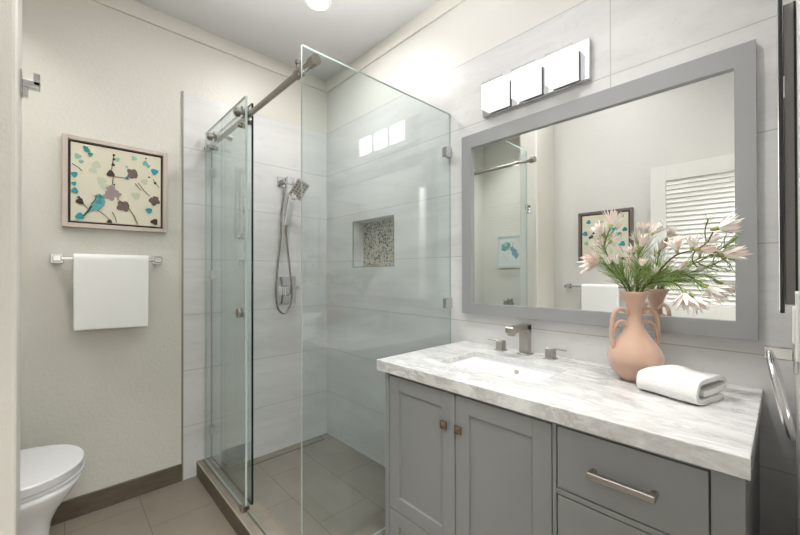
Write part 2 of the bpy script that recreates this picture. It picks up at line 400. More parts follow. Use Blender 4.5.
for y in (1.775, 2.20):
    bm = bmesh.new(); cyl(bm, (.610, y, 1.965), (.630, y, 1.965), .021, 24); cyl(bm, (.604, y, 1.965), (.612, y, 1.965), .012, 24); r_ = obj('roller', bm, 'steel', sd, smooth=True)
    bm = bmesh.new(); cyl(bm, (.639, y, 1.979), (.668, y, 1.979), .020, 24); obj('wheel', bm, 'steel', r_, smooth=True)
    bm = bmesh.new(); cyl(bm, (.618, y-.004, 1.905), (.662, y-.004, 1.905), .012, 20); obj('guide_pin', bm, 'steel', sd, smooth=True)
bm = bmesh.new()
for x0, x1, r in ((.620, .629, .023), (.639, .648, .023)): cyl(bm, (x0, 1.775, 1.013), (x1, 1.775, 1.013), r, 28)
kn = obj('door_knob', bm, 'nickel', sd, smooth=True)
bm = bmesh.new(); cyl(bm, (.6192, 1.775, 1.013), (.6201, 1.775, 1.013), .012, 24); obj('finger_recess', bm, 'bronze', kn, label='dark finger recess')
rl = thing('shower_rail', 'round steel rail the shower door hangs from, running to the back wall', 'rail', (.655, 1.75, 1.945))
bm = bmesh.new(); cyl(bm, (.655, 1.135, 1.945), (.655, YA-.01, 1.945), .0125, 20); obj('rail_bar', bm, 'steel', rl, smooth=True)
bm = bmesh.new(); cyl(bm, (.655, 1.115, 1.945), (.655, 1.15, 1.945), .0195, 24); obj('end_cap', bm, 'steel', rl, smooth=True)
bm = bmesh.new(); cyl(bm, (.655, YA-.03, 1.945), (.655, YA-.001, 1.945), .021, 24); obj('wall_mount', bm, 'steel', rl, smooth=True)
bm = bmesh.new(); cyl(bm, (.655, 1.225, 1.945), (.655, 1.255, 1.945), .0175, 20); cyl(bm, (.655, 1.24, 1.945), (.655, 1.24, 1.985), .009, 16); cyl(bm, (.655, 1.24, 1.98), (.655, 1.24, 1.992), .013, 16)
obj('door_stop', bm, 'steel', rl, smooth=True)
sg = tag(obj('door_guide', B((.618, 1.70, .104), (.652, 1.735, .135), .003), 'nickel', loc=(.635, 1.717, .104)), 'small metal guide block on the curb at the foot of the sliding glass door', 'door guide')
tag(obj('threshold_strip', B((.636, 1.245, .1035), (.646, 1.695, .116), .002), 'edge_trim', loc=(.641, 1.46, .104)), 'slim pale water strip running along the top of the shower curb across the opening', 'water strip')

# ---------------------------------------------------------------- shower fittings
hs = thing('hand_shower', 'square chrome hand shower with hose in its holder on the back shower wall', 'hand shower', (1.13, YA, 1.82))
bm = bmesh.new(); box(bm, (1.088, YA-.012, 1.788), (1.158, YA-.0005, 1.860), .003); box(bm, (1.108, YA-.09, 1.812), (1.140, YA-.012, 1.838), .003)
box(bm, (1.108, YA-.115, 1.795), (1.160, YA-.075, 1.845), .004); obj('wall_holder', bm, 'chrome', hs)
n_ = Vector((-.45, -.75, -.48)).normalized(); w0 = Vector((.857, -.514, 0)).normalized(); h0 = n_.cross(w0); h0 = h0 if h0.z > 0 else -h0
ph_ = math.radians(30); h_ = h0*math.cos(ph_)+w0*math.sin(ph_); s_ = w0*math.cos(ph_)-h0*math.sin(ph_)
hc = Vector((1.178, 2.225, 1.762))
bm = bmesh.new(); obox(bm, hc, s_, h_, n_, (.088, .128, .020), .004); hd = obj('spray_head', bm, 'spray', hs)
bm = bmesh.new()
for i in range(4):
    for j in range(5):
        p = hc + n_*.010 + s_*(i-1.5)*.020 + h_*(j-2)*.022
        cyl(bm, p, p+n_*.002, .0045, 8)
obj('nozzles', bm, 'nozzle', hd, label='black spray nozzles')
g0 = Vector((1.138, 2.262, 1.712)); g1 = Vector((1.112, 2.275, 1.520)); dz = (g1-g0).normalized(); sx = Vector((1, 0, 0)); sx = (sx-dz*sx.dot(dz)).normalized(); sy2 = dz.cross(sx)
bm = bmesh.new(); obox(bm, (g0+g1)/2, sx, sy2, dz, (.040, .024, (g1-g0).length), .004)
q0 = g0 + dz*.01; obox(bm, (q0+hc-h_*.045)/2, sx, sy2, dz, (.036, .024, .045), .004); obj('handle', bm, 'spray', hs)
P = smooth_path([(1.112, 2.275, 1.522), (1.108, 2.275, 1.46), (1.135, 2.28, 1.25), (1.155, 2.285, 1.08), (1.145, 2.288, .985), (1.105, 2.29, .935), (1.062, 2.292, .965), (1.048, 2.295, 1.07), (1.062, 2.30, 1.25), (1.085, 2.305, 1.45), (1.092, 2.30, 1.62), (1.105, 2.29, 1.75), (1.120, 2.30, 1.815)], 8)
bm = bmesh.new(); tube(bm, P, .0065, 10); obj('hose', bm, 'steel', hs, smooth=True)
vl = thing('shower_valve', 'square chrome shower valve plate with lever below the hand shower', 'shower valve', (1.14, YA, 1.08))
obj('plate', B((1.075, YA-.010, .990), (1.222, YA-.0005, 1.180), .004), 'chrome', vl)
bm = bmesh.new(); box(bm, (1.123, YA-.055, 1.050), (1.178, YA-.010, 1.110), .004); obj('valve_body', bm, 'chrome', vl)
bm = bmesh.new(); box(bm, (1.127, YA-.080, 1.096), (1.208, YA-.055, 1.114), .003); box(bm, (1.130, YA-.075, 1.06), (1.172, YA-.055, 1.10), .003); obj('lever', bm, 'chrome', vl)

# ---------------------------------------------------------------- vanity
va = thing('vanity_cabinet', 'grey painted vanity cabinet with shaker doors and drawers under the marble top', 'vanity cabinet', (1.2, .56, ZF))
xf, xk, zv = .930, .952, .824
bm = bmesh.new(); box(bm, (xk, .051, .10), (1.470, 1.069, .70))
for a_, b_ in (((xk, .051), (1.47, .070)), ((xk, 1.050), (1.47, 1.069)), ((1.455, .070), (1.47, 1.050)), ((xk, .070), (.965, 1.050))): box(bm, (a_[0], a_[1], .699), (b_[0], b_[1], zv))
obj('body', bm, 'cab', va)
fr = bmesh.new()
for y0, y1, z0, z1 in ((1.047, 1.069, .06, zv), (.403, .4125, .10, zv), (.051, .1005, .06, zv), (.1005, 1.047, .812, zv), (.1005, .403, .6375, .6505), (.1005, .403, .352, .365), (.1005, 1.047, .085, .105)):
    box(fr, (xf, y0, z0), (xk+.002, y1, z1), .0008, 1)
obj('face_frame', fr, 'cab', va)
for y0, y1 in ((.051, .10), (1.02, 1.069)):
    for x0, x1 in ((xf, xf+.05), (1.42, 1.47)): obj('leg', B((x0, y0, ZF), (x1, y1, .102), .002), 'cab', va)
obj('gap_shade_sheet', B((xk-.001, .10, .105), (xk+.0006, 1.047, .812)), 'cab_shade', va, label='black sheet painted as shade behind the door gaps')  # thin black sheet, stands in for shade between doors and frame
def shaker(name, y0, y1, z0, z1, st=.052):
    bm = bmesh.new()
    for a, b, c, d in ((y0, y0+st, z0, z1), (y1-st, y1, z0, z1), (y0+st, y1-st, z1-st, z1), (y0+st, y1-st, z0, z0+st)):
        box(bm, (xf, a, c), (xk-.002, b, d), .0012, 1)
    box(bm, (xf+.009, y0+st-.002, z0+st-.002), (xk-.004, y1-st+.002, z1-st+.002)); return obj(name, bm, 'cab', va)
def knob(y, z, p):
    bm = bmesh.new(); s = .0125
    r0 = [(xf-.010, y+a*s, z+b*s) for a, b in ((-1, -1), (1, -1), (1, 1), (-1, 1))]
    cyl(bm, (xf-.010, y, z), (xf+.001, y, z), .006, 12)
    box(bm, (xf-.013, y-s, z-s), (xf-.009, y+s, z+s))
    v0 = [bm.verts.new((xf-.013, q[1], q[2])) for q in r0]; ap = bm.verts.new((xf-.022, y, z))
    for k in range(4): bm.faces.new((v0[k], v0[(k+1) % 4], ap))
    obj('door_knob', bm, 'bronze', p, label='small bronze pyramid knob')
d1 = shaker('door', .7305, 1.0435, .307, .809); d2 = shaker('door', .4155, .7265, .108, .809)
knob(.767, .704, d1); knob(.708, .705, d2)
shaker('bottom_drawer', .7305, 1.0435, .108, .303)
def slab(y0, y1, z0, z1, pull=True):
    d = obj('drawer', B((xf, y0, z0), (xk-.002, y1, z1), .0012, 1), 'cab', va)
    zc = (z0+z1)/2 if z1-z0 > .2 else z0+(z1-z0)*.485
    yc = (y0+y1)/2
    bm = bmesh.new(); hl = .0665
    box(bm, (xf-.034, yc-hl, zc-.0075), (xf-.022, yc+hl, zc+.0075), .0015, 1)
    for s in (-1, 1): box(bm, (xf-.030, yc+s*(hl-.006)-.0055, zc-.0055), (xf+.001, yc+s*(hl-.006)+.0055, zc+.0055), .001, 1)
    obj('drawer_pull', bm, 'nickel', d, label='brushed nickel bar pull')
slab(.1035, .400, .6535, .809); slab(.1035, .400, .368, .6345); slab(.1035, .400, .108, .349)

# marble top with the sink cut-out
bm = bmesh.new()
def loop(pts):
    vs = [bm.verts.new(p) for p in pts]; return [bm.edges.new((vs[k], vs[(k+1) % len(vs)])) for k in range(len(vs))]
sx0, sx1, sy0, sy1 = 1.057, 1.303, .520, .912
ct = .864
es = loop([(.910, .043, ct), (XB-.001, .043, ct), (XB-.001, 1.095, ct), (.910, 1.095, ct)]) + loop(rrect(sx0, sx1, sy0, sy1, .022, ct))
bmesh.ops.triangle_fill(bm, use_beauty=True, use_dissolve=False, edges=es)
ex = bmesh.ops.extrude_face_region(bm, geom=list(bm.faces)); vs = [q for q in ex['geom'] if isinstance(q, bmesh.types.BMVert)]
bmesh.ops.translate(bm, vec=(0, 0, -.020), verts=vs)
# built-up front and end edges: extrude the outer strip of the underside
lo_ = [(.910, .043), (XB-.001, .043), (XB-.001, 1.095), (.910, 1.095)]
li_ = [(.952, .080), (XB-.03, .080), (XB-.03, 1.058), (.952, 1.058)]
bot = [f for f in bm.faces if all(abs(v_.co.z-(ct-.02)) < 1e-5 for v_ in f.verts)]
old = [(v_.co.x, v_.co.y) for v_ in bm.verts]
for k in range(4):
    (ax, ay), (bx_, by_), (cx_, cy2), (dx_, dy_) = lo_[k], lo_[(k+1) % 4], li_[(k+1) % 4], li_[k]
    T = [bm.verts.new((x, y, ct-.0200)) for x, y in ((ax, ay), (bx_, by_), (cx_, cy2), (dx_, dy_))]
    Bt = [bm.verts.new((x, y, zv)) for x, y in ((ax, ay), (bx_, by_), (cx_, cy2), (dx_, dy_))]
    bm.faces.new(Bt); bm.faces.new((T[0], T[1], Bt[1], Bt[0])); bm.faces.new((T[3], T[2], Bt[2], Bt[3]))
bmesh.ops.remove_doubles(bm, verts=bm.verts, dist=1e-5)
bw = bm.edges.layers.float.new('bevel_weight_edge')
for e_ in bm.edges:
    if all(abs(v_.co.z-ct) < 1e-5 for v_ in e_.verts) and any(abs(f.normal.z) < .5 for f in e_.link_faces): e_[bw] = 1.
tag(obj('countertop', bm, 'marble', loc=(1.19, .57, zv)), 'white and grey veined marble countertop on the grey vanity', 'countertop')
o = bpy.data.objects['countertop']; md = o.modifiers.new('bevel', 'BEVEL'); md.width = .0025; md.segments = 2; md.limit_method = 'WEIGHT'
sk = thing('sink', 'rectangular white undermount basin set in the marble top', 'sink', (1.18, .716, .72))
zs = ct-.0205
bm = bmesh.new()
rings = [rrect(sx0-.004, sx1+.004, sy0-.004, sy1+.004, .026, zs), rrect(sx0-.003, sx1+.003, sy0-.002, sy1-.008, .028, .828), rrect(sx0+.004, sx1-.004, sy0+.010, sy1-.045, .035, .795), rrect(sx0+.016, sx1-.012, sy0+.030, sy1-.088, .04, .772), rrect(sx0+.06, sx1-.05, sy0+.09, sy1-.15, .04, .766)]
loft(bm, rings, cap0=False)
ou = [[(x+(x-1.18)*.09, y+(y-.716)*.06, z-.012) for x, y, z in r] for r in rings]
ou[0] = [(x, y, zs) for x, y, z in ou[0]]
loft(bm, ou, cap0=False); n = len(rings[0]); bm.verts.ensure_lookup_table()
for k in range(n):
    bm.faces.new((bm.verts[k], bm.verts[(k+1) % n], bm.verts[5*n+(k+1) % n], bm.verts[5*n+k]))
obj('basin', bm, 'porcelain', sk, smooth=True)
bm = bmesh.new(); lathe(bm, [(.001, .7685), (.020, .7685), (.022, .766)], 1.19, .716, 20); obj('drain', bm, 'chrome', sk, smooth=True)
bm = bmesh.new(); cyl(bm, (sx1-.006, .716, .815), (sx1+.0005, .716, .815), .0085, 14); obj('overflow', bm, 'nickel', sk)
fa = thing('faucet', 'brushed nickel widespread faucet with square spout behind the basin', 'faucet', (1.41, .739, ct))
bm = bmesh.new(); box(bm, (1.390, .714, ct), (1.437, .764, ct+.005), .0015, 1); box(bm, (1.396, .720, ct+.004), (1.431, .758, ct+.122), .002, 1)
box(bm, (1.285, .720, ct+.098), (1.4305, .758, ct+.124), .003, 1); box(bm, (1.290, .726, ct+.088), (1.312, .752, ct+.10), .002, 1); obj('spout', bm, 'nickel', fa)
for y, s in ((.849, 1), (.630, -1)):
    bm = bmesh.new(); box(bm, (1.385, y-.022, ct), (1.429, y+.022, ct+.004), .001, 1); box(bm, (1.391, y-.0155, ct+.003), (1.423, y+.0155, ct+.042), .0015, 1); h = obj('handle', bm, 'nickel', fa)
    obj('lever', B((1.400, y-s*.014, ct+.038), (1.414, y+s*.062, ct+.044), .001, 1), 'nickel', h)

# ---------------------------------------------------------------- mirror, lamp, downlight
mi = thing('wall_mirror', 'large rectangular mirror in a flat grey frame above the vanity', 'mirror', (XB, .58, 1.0))
bm = bmesh.new(); xo = 1.451
oy0, oy1, oz0, oz1, iy0, iy1, iz0, iz1 = .051, 1.090, 1.004, 1.868, .098, 1.034, 1.056, 1.805
for lo, hi in (((oy0, oz0), (iy0, oz1)), ((iy1, oz0), (oy1, oz1)), ((iy0, oz0), (iy1, iz0)), ((iy0, iz1), (iy1, oz1))):
    box(bm, (xo, lo[0], lo[1]), (XB-.001, hi[0], hi[1]))
bmesh.ops.remove_doubles(bm, verts=bm.verts, dist=1e-5); obj('frame', bm, 'frame_grey', mi)
obj('glass', B((1.464, iy0, iz0), (1.470, iy1, iz1)), 'mirror', mi)
li = thing('vanity_light', 'three glowing white glass blocks on a chrome backplate above the mirror', 'wall light', (XB, .735, 2.0))
obj('backplate', B((1.455, .497, 1.931), (XB-.001, .972, 2.086), .003), 'chrome', li)
for y0 in (.533, .679, .824):
    bm = bmesh.new(); box(bm, (1.392, y0, 1.936), (1.447, y0+.106, 2.056))
    for f in bm.faces:
        f.normal_update(); f.material_index = 2 if f.normal.z < -.5 else (0 if f.normal.x < -.5 else (3 if f.normal.y < -.5 else 1))
    box(bm, (1.389, y0, 2.044), (1.392, y0+.106, 2.056), mi=1); box(bm, (1.389, y0, 1.936), (1.3921, y0+.100, 2.044), mi=0)
    s_h = obj('shade', bm, ['shade', 'shade_side', 'shade_under', 'shade_end'], li)
    bm = bmesh.new(); box(bm, (1.446, y0+.028, 1.965), (1.4555, y0+.078, 2.03)); obj('shade_holder', bm, 'chrome', s_h)
dl = thing('ceiling_light', 'round recessed downlight in the ceiling over the shower', 'ceiling light', (1.01, 1.70, ZC))
bm = bmesh.new(); lathe(bm, [(.053, ZC-.006), (.056, ZC-.009), (.068, ZC-.005), (.070, ZC-.0005)], 1.01, 1.70, 40); obj('trim_ring', bm, 'white_plastic', dl, smooth=True)
bm = bmesh.new(); bmesh.ops.create_circle(bm, cap_ends=True, segments=40, radius=.055, matrix=Matrix.Translation((1.01, 1.70, ZC-.005))); obj('lens', bm, 'lamp', dl)

# ---------------------------------------------------------------- framed pictures
def blob(bm, P, u, v_, r, mi, seed, k=.35):
    q = random.Random(seed); n = 14; ph = q.random()*6; vs = []
    for i in range(n):
        a = 2*PI*i/n; rr = r*(1-k*.5+k*(.5+.5*math.sin(3*a+ph))*q.uniform(.7, 1.15))
        vs.append(bm.verts.new(P(u+rr*math.cos(a), v_+rr*math.sin(a)*.95)))
    bm.faces.new(vs).material_index = mi
def flower(bm, P, u, v_, r, mi, seed, lay):
    q = random.Random(seed); a0 = q.random()*6
    for k in range(4):
        lay[0] += .00006; a = a0+k*1.45; blob(bm, P, u+.5*r*math.cos(a), v_+.5*r*math.sin(a), r*.55, mi, seed+k, .25)
def stroke(bm, P, pts, w_, mi):
    pts = [Vector((a, b)) for a, b in pts]; L = []; R_ = []
    for i, p in enumerate(pts):
        d = (pts[min(i+1, len(pts)-1)]-pts[max(i-1, 0)]).normalized(); nn = Vector((-d.y, d.x))*w_
        a = p+nn; b = p-nn; L.append(bm.verts.new(P(a.x, a.y))); R_.append(bm.verts.new(P(b.x, b.y)))
    for i in range(len(pts)-1): bm.faces.new((L[i], L[i+1], R_[i+1], R_[i])).material_index = mi
PAL = ['canvas', 'p_teal', 'p_pale', 'p_blue', 'p_dark', 'p_brown', 'p_mauve', 'p_palegreen', 'p_mint', 'p_bird', 'p_ink', 'p_blue2', 'p_greyblue']
ART1 = {7: [(.258, .753, .05), (.315, .552, .055), (.348, .472, .05), (.697, .409, .055), (.798, .62, .045), (.225, .677, .045)],
        2: [(.067, .828, .036), (.101, .766, .027), (.674, .925, .031), (.483, .869, .031), (.589, .789, .016)], 8: [(.809, .879, .036), (.843, .847, .027)],
        6: [(.42, .454, .05), (.398, .365, .06), (.479, .397, .044), (.58, .295, .027)], 5: [(.654, .707, .06), (.551, .241, .066), (.921, .367, .06)],
        1: [(.146, .95, .027), (.164, .925, .031), (.196, .876, .027)],
        3: [(.033, .589, .036), (.030, .471, .027), (.038, .385, .036), (.921, .782, .045), (.854, .22, .04), (.591, .634, .022), (.09, .063, .045)],
        4: [(.445, .919, .016), (.445, .861, .016), (.438, .788, .02), (.411, .662, .045), (.09, .255, .04), (.079, .303, .016), (.816, .95, .011), (.854, .692, .013), (.928, .62, .018), (.921, .066, .045), (.45, .52, .012), (.40, .02, .03)]}
LN1 = [[(.27, .159), (.348, .103), (.416, .024)], [(.427, .154), (.461, .086), (.476, .015)], [(.618, .22), (.674, .123), (.719, .009)], [(.685, .576), (.753, .492)], [(.719, .591), (.787, .498), (.865, .426)], [(.438, .615), (.427, .513)], [(.079, .281), (.169, .168)], [(.416, .683), (.443, .904)], [(.483, .334), (.551, .285)], [(.438, .63), (.584, .632)], [(.899, .67), (.978, .561)], [(.011, .722), (.079, .679), (.112, .644)]]
BIRD = [(.213, .354), (.247, .345), (.27, .37), (.308, .367), (.339, .329), (.348, .273), (.33, .214), (.292, .173), (.247, .157), (.209, .144), (.169, .104), (.128, .067), (.137, .095), (.169, .154), (.202, .227), (.24, .288), (.254, .326)]
ART2 = {7: [(.3, .3, .06), (.75, .25, .06)], 3: [(.30, .62, .07), (.12, .30, .06), (.85, .85, .05)], 1: [(.20, .50, .075), (.07, .62, .05), (.62, .80, .04)], 11: [(.33, .60, .05), (.93, .58, .06)],
        5: [(.20, .94, .09), (.35, .96, .07), (.78, .50, .04)], 4: [(.68, .66, .03), (.74, .58, .025), (.82, .48, .03), (.55, .4, .03)], 2: [(.9, .35, .05), (.5, .2, .05)], 6: [(.55, .8, .05)]}
LN2 = [[(.60, .75), (.85, .46)], [(.2, .9), (.35, .75)], [(.5, .1), (.6, .4)], [(.1, .1), (.2, .3)]]
ART3 = {11: [(.22, .44, .13), (.16, .36, .11), (.30, .52, .10), (.36, .60, .08)], 1: [(.62, .68, .12), (.74, .62, .12), (.52, .72, .10)], 2: [(.66, .76, .08), (.48, .60, .06)], 3: [(.80, .70, .07)], 6: [(.30, .75, .03)]}
LN3 = [[(.52, .17), (.62, .26), (.74, .37)], [(.30, .5), (.55, .66)], [(.3, .8), (.34, .62)]]
def picture(label, org, U, N, wd, ht, art, lines, bird, fm='frame_silver', lip='frame_dark', fw_=.021, bg=None, seed=1):
    """org = bottom-left of the outer frame on the wall, U = direction to the right, N = out of the wall"""
    org, U, N = Vector(org), Vector(U), Vector(N); Z = Vector((0, 0, 1))
    th = thing('framed_picture', label, 'picture', org+U*wd/2)
    def bx(bm, u0, u1, z0, z1, n0, n1, bev=.0015):
        obox(bm, org+U*(u0+u1)/2+Z*(z0+z1)/2+N*(n0+n1)/2, U, Z, N, (u1-u0, z1-z0, n1-n0), bev, 1)
    bm = bmesh.new()
    for u0, u1, z0, z1 in ((0, fw_, 0, ht), (wd-fw_, wd, 0, ht), (fw_, wd-fw_, 0, fw_), (fw_, wd-fw_, ht-fw_, ht)): bx(bm, u0, u1, z0, z1, .001, .032)
    obj('frame', bm, fm, th)
    bm = bmesh.new(); bx(bm, fw_-.002, wd-fw_+.002, fw_-.002, ht-fw_+.002, .002, .010, 0); obj('backing', bm, lip, th)
    gp = .010 if not bg else .003; u0, u1, z0, z1 = fw_+gp, wd-fw_-gp, fw_+gp, ht-fw_-gp
    bm = bmesh.new(); bx(bm, u0, u1, z0, z1, .010, .024, .001)
    if bg:
        for f in bm.faces: f.material_index = bg
    lay = [.0243]
    def P(u, v_):
        u = min(max(u, .004), .996); v_ = min(max(v_, .004), .996)
        return org+U*(u0+(u1-u0)*u)+Z*(z0+(z1-z0)*v_)+N*lay[0]
    sd_ = seed*100
    for mi_, L in art.items():
        lay[0] += .00012
        for (u, v_, r) in L:
            sd_ += 1
            lay[0] += .00004
            if mi_ in (5, 6) and r > .04 and not bg: flower(bm, P, u, v_, r*1.15, mi_, sd_, lay)
            else: blob(bm, P, u, v_, r, mi_, sd_)
    lay[0] += .0002
    for l_ in lines: lay[0] += .00004; stroke(bm, P, l_, .0045, 10)
    if bird:
        lay[0] += .0002; f = bm.faces.new([bm.verts.new(P(*p)) for p in BIRD]); f.material_index = 9
        lay[0] += .0002; blob(bm, P, .285, .27, .035, 11, 5); lay[0] += .0001; blob(bm, P, .30, .34, .03, 1, 9); lay[0] += .0001
        stroke(bm, P, [(.205, .23), (.245, .29), (.262, .35)], .005, 4); lay[0] += .0001; stroke(bm, P, [(.13, .07), (.18, .15), (.21, .21)], .010, 10)
    o = obj('canvas', bm, PAL, th, recalc=False)
    bmx = bmesh.new(); bmx.from_mesh(o.data)
    bmx.normal_update(); bmx.to_mesh(o.data); bmx.free()
    return th
picture('painting of a blue bird among flowers in a champagne frame on the back wall', (.017, YA+.007, 1.425), (1, 0, 0), (0, -1, 0), .428, .442, ART1, LN1, True)
picture('floral painting with teal leaves on the left wall, seen in the mirror', (XC, .822, 1.295), (0, 1, 0), (1, 0, 0), .413, .425, ART2, LN2, False, fm='frame_umber', seed=2)
picture('pale painting of two blue leaves in a thin frame above the toilet tank', (XT, 1.90, 1.258), (0, 1, 0), (1, 0, 0), .275, .345, ART3, LN3, False, fm='p_greyblue', lip='p_ink', fw_=.010, bg=12, seed=3)

# ---------------------------------------------------------------- towel bars and towels
def towel_bar(label, a, b, N):
    a, b, N = Vector(a), Vector(b), Vector(N); U = (b-a).normalized(); Z = Vector((0, 0, 1))
    th = thing('towel_bar', label, 'towel bar', (a+b)/2)
    for e_, s in ((a, 1), (b, -1)):
        c = e_+U*s*.019
        bm = bmesh.new(); obox(bm, c+N*.004, U, Z, N, (.044, .044, .0075), .002, 1); obox(bm, c+N*.038, U, Z, N, (.030, .030, .074), .003, 1); obj('bracket', bm, 'chrome', th)
    bm = bmesh.new(); obox(bm, (a+b)/2+N*.060, U, Z, N, ((b-a).length-.05, .014, .014), .002, 1); obj('bar', bm, 'chrome', th)
def hanging_towel(label, c, U, N, wd, front, back, zbar, seed):
    """c = point on the wall under the middle of the bar"""
    q = random.Random(seed); c, U, N = Vector(c), Vector(U), Vector(N); Z = Vector((0, 0, 1)); off = .060
    path = []
    r = .0165
    nf = 14
    for k in range(nf+1): path.append((off+r+.004*(1-k/nf), zbar-front+front*k/nf))
    for k in range(1, 8): a = PI*k/8; path.append((off+r*math.cos(a), zbar+r*math.sin(a)))
    for k in range(nf+1): path.append((off-r, zbar-back*k/nf))
    bm = bmesh.new(); nu = 16; grid = []
    for i, (n_, z_) in enumerate(path):
        row = []
        for j in range(nu+1):
            u = (j/nu-.5)*wd; hang = max(0, (zbar-z_))/front
            row.append(bm.verts.new(c+U*(u*(1-.02*hang))+N*(n_+(.003*math.sin(u*38+seed)*hang if n_ > off else 0))+Z*(z_-(.008*(j/nu-.5)*hang))))
        grid.append(row)
    for a, b in zip(grid, grid[1:]):
        for j in range(nu): bm.faces.new((a[j], a[j+1], b[j+1], b[j]))
    o = tag(obj('towel', bm, 'towel', smooth='all', loc=c+Z*zbar), label, 'towel')
    m_ = o.modifiers.new('thick', 'SOLIDIFY'); m_.thickness = .014; m_.offset = 0; m_.use_even_offset = True
    m_ = o.modifiers.new('bev', 'BEVEL'); m_.width = .005; m_.segments = 3; m_.limit_method = 'ANGLE'; m_.angle_limit = math.radians(50)
    m_ = o.modifiers.new('sub', 'SUBSURF'); m_.levels = 1; m_.render_levels = 1
    return o
YW = YA+.008
towel_bar('chrome towel bar with square ends on the back wall under the bird painting', (-.018, YW, 1.273), (.418, YW, 1.273), (0, -1, 0))
hanging_towel('white towel folded over the bar on the back wall under the bird painting', (.204, YW, 0), (1, 0, 0), (0, -1, 0), .296, .345, .33, 1.273, 1)
towel_bar('chrome towel bar seen in the mirror, on the left wall below the floral painting', (XC, 1.345, 1.082), (XC, .80, 1.082), (1, 0, 0))
hanging_towel('white towel over the bar seen in the mirror, on the left wall', (XC, 1.055, 0), (0, 1, 0), (1, 0, 0), .28, .34, .33, 1.082, 3)

# robe hook on the end of the partition
rh = thing('robe_hook', 'small chrome robe hook on the end of the partition wall', 'robe hook', (-.082, 1.54, 1.755))
obj('plate', B((-.0788, 1.516, 1.722), (-.074, 1.556, 1.796), .002), 'chrome', rh)
bm = bmesh.new(); box(bm, (-.075, 1.524, 1.750), (-.037, 1.548, 1.772), .002); box(bm, (-.052, 1.524, 1.76), (-.037, 1.548, 1.798), .002); box(bm, (-.075, 1.526, 1.722), (-.062, 1.546, 1.75), .002); obj('arm', bm, 'chrome', rh)

# ---------------------------------------------------------------- toilet and plant
to = thing('toilet', 'white toilet with closed lid beside the partition, below the bird painting', 'toilet', (-.2, 1.99, ZF))
Yt = 1.995
def egg(xb, xt, hw, z, n=48, xc=-.16):
    out = []
    ex_ = lambda q, pp: math.copysign(abs(q)**(2/pp), q)
    for k in range(n):
        a = 2*PI*k/n; ca, sa = math.cos(a), math.sin(a)
        out.append(((xc+(xt-xc)*ex_(ca, 2.25)) if ca >= 0 else (xc+(xc-xb)*ex_(ca, 3.4)), Yt+hw*ex_(sa, 2.25), z))
    return out
bm = bmesh.new()
loft(bm, [egg(-.60, -.020, .118, ZF), egg(-.60, -.026, .114, .04), egg(-.60, -.034, .106, .12), egg(-.60, -.036, .104, .19), egg(-.60, -.028, .110, .245), egg(-.60, -.004, .132, .295), egg(-.60, .032, .165, .345), egg(-.60, .056, .188, .385), egg(-.60, .062, .194, .408)])
obj('bowl', bm, 'porcelain', to, smooth='all')
bm = bmesh.new(); loft(bm, [egg(-.415, .058, .188, .410), egg(-.415, .066, .196, .413), egg(-.415, .068, .198, .424), egg(-.415, .066, .196, .427)]); obj('seat', bm, 'seatplastic', to, smooth=True)
bm = bmesh.new(); loft(bm, [egg(-.43, .056, .196, .428), egg(-.43, .063, .203, .431), egg(-.43, .066, .206, .460), egg(-.43, .062, .202, .465), egg(-.40, .04, .18, .4665)]); obj('lid', bm, 'seatplastic', to, smooth=True)
obj('tank', B((XT+.006, Yt-.195, .40), (-.455, Yt+.195, .758), .02, 4), 'porcelain', to, smooth=True)
obj('tank_lid', B((XT+.004, Yt-.203, .758), (-.447, Yt+.203, .792), .008, 3), 'porcelain', to, smooth=True)
bm = bmesh.new(); cyl(bm, (-.456, Yt-.15, .70), (-.436, Yt-.15, .70), .012); box(bm, (-.440, Yt-.16, .693), (-.430, Yt-.085, .707), .003); obj('flush_handle', bm, 'chrome', to); to.rotation_euler.z = math.radians(-5); to.location.x += .018
pl = thing('potted_plant', 'small dark green succulent in a white pot on the toilet tank', 'plant', (-.55, 2.0, .792))
bm = bmesh.new(); lathe(bm, [(.001, .793), (.032, .793), (.038, .80), (.044, .862), (.046, .866), (.041, .866), (.038, .85), (.001, .85)], -.55, 2.0, 24); obj('pot', bm, 'porcelain', pl, smooth=True)
bm = bmesh.new(); q = random.Random(4)
for k in range(46):
    a = q.random()*2*PI; el = q.uniform(.05, 1.35); L = q.uniform(.05, .085); d = Vector((math.cos(a)*math.cos(el), math.sin(a)*math.cos(el), math.sin(el)))
    b0 = Vector((-.55, 2.0, .855)); u_, v__ = frame_of(d)
    tube(bm, [b0+d*L*.25, b0+d*L*.5, b0+d*L*.8, b0+d*L+Vector((0, 0, .004))], [.004, .010, .011, .002], 6)
obj('leaves', bm, 'leaf_dark', pl, smooth=True)

# ---------------------------------------------------------------- cabinet edge and towel ring on the doorway wall
mc = thing('medicine_cabinet', 'thin grey wall cabinet with a black-edged door, right of the mirror', 'cabinet', (1.25, YE, 1.12))
obj('body', B((1.075, YE+.001, 1.135), (1.40, -.0015, 1.745), .001, 1), 'plate_grey', mc)
dd = obj('door', B((1.06, -.001, 1.118), (1.415, .0055, 1.762), .001, 1), 'black', mc, label='black-edged mirrored door')
obj('mirror_face', B((1.066, .0055, 1.124), (1.409, .0065, 1.756)), 'mirror', dd)
obj('wall_gap_shade', B((1.0742, YE+.0005, 1.135), (1.0752, YE+.004, 1.745)), 'black', mc, label='black strip painted as shade along the wall')  # added black strip in place of the shadow between cabinet and wall
obj('hinge', B((1.073, -.004, 1.555), (1.080, .002, 1.60), .001, 1), 'chrome', mc)
tr_ = thing('towel_ring', 'chrome towel ring hanging on the doorway wall right of the countertop', 'towel ring', (1.10, YE, 1.03))
obj('wall_plate', B((1.076, YE+.0005, .995), (1.124, YE+.008, 1.062), .002), 'chrome', tr_)
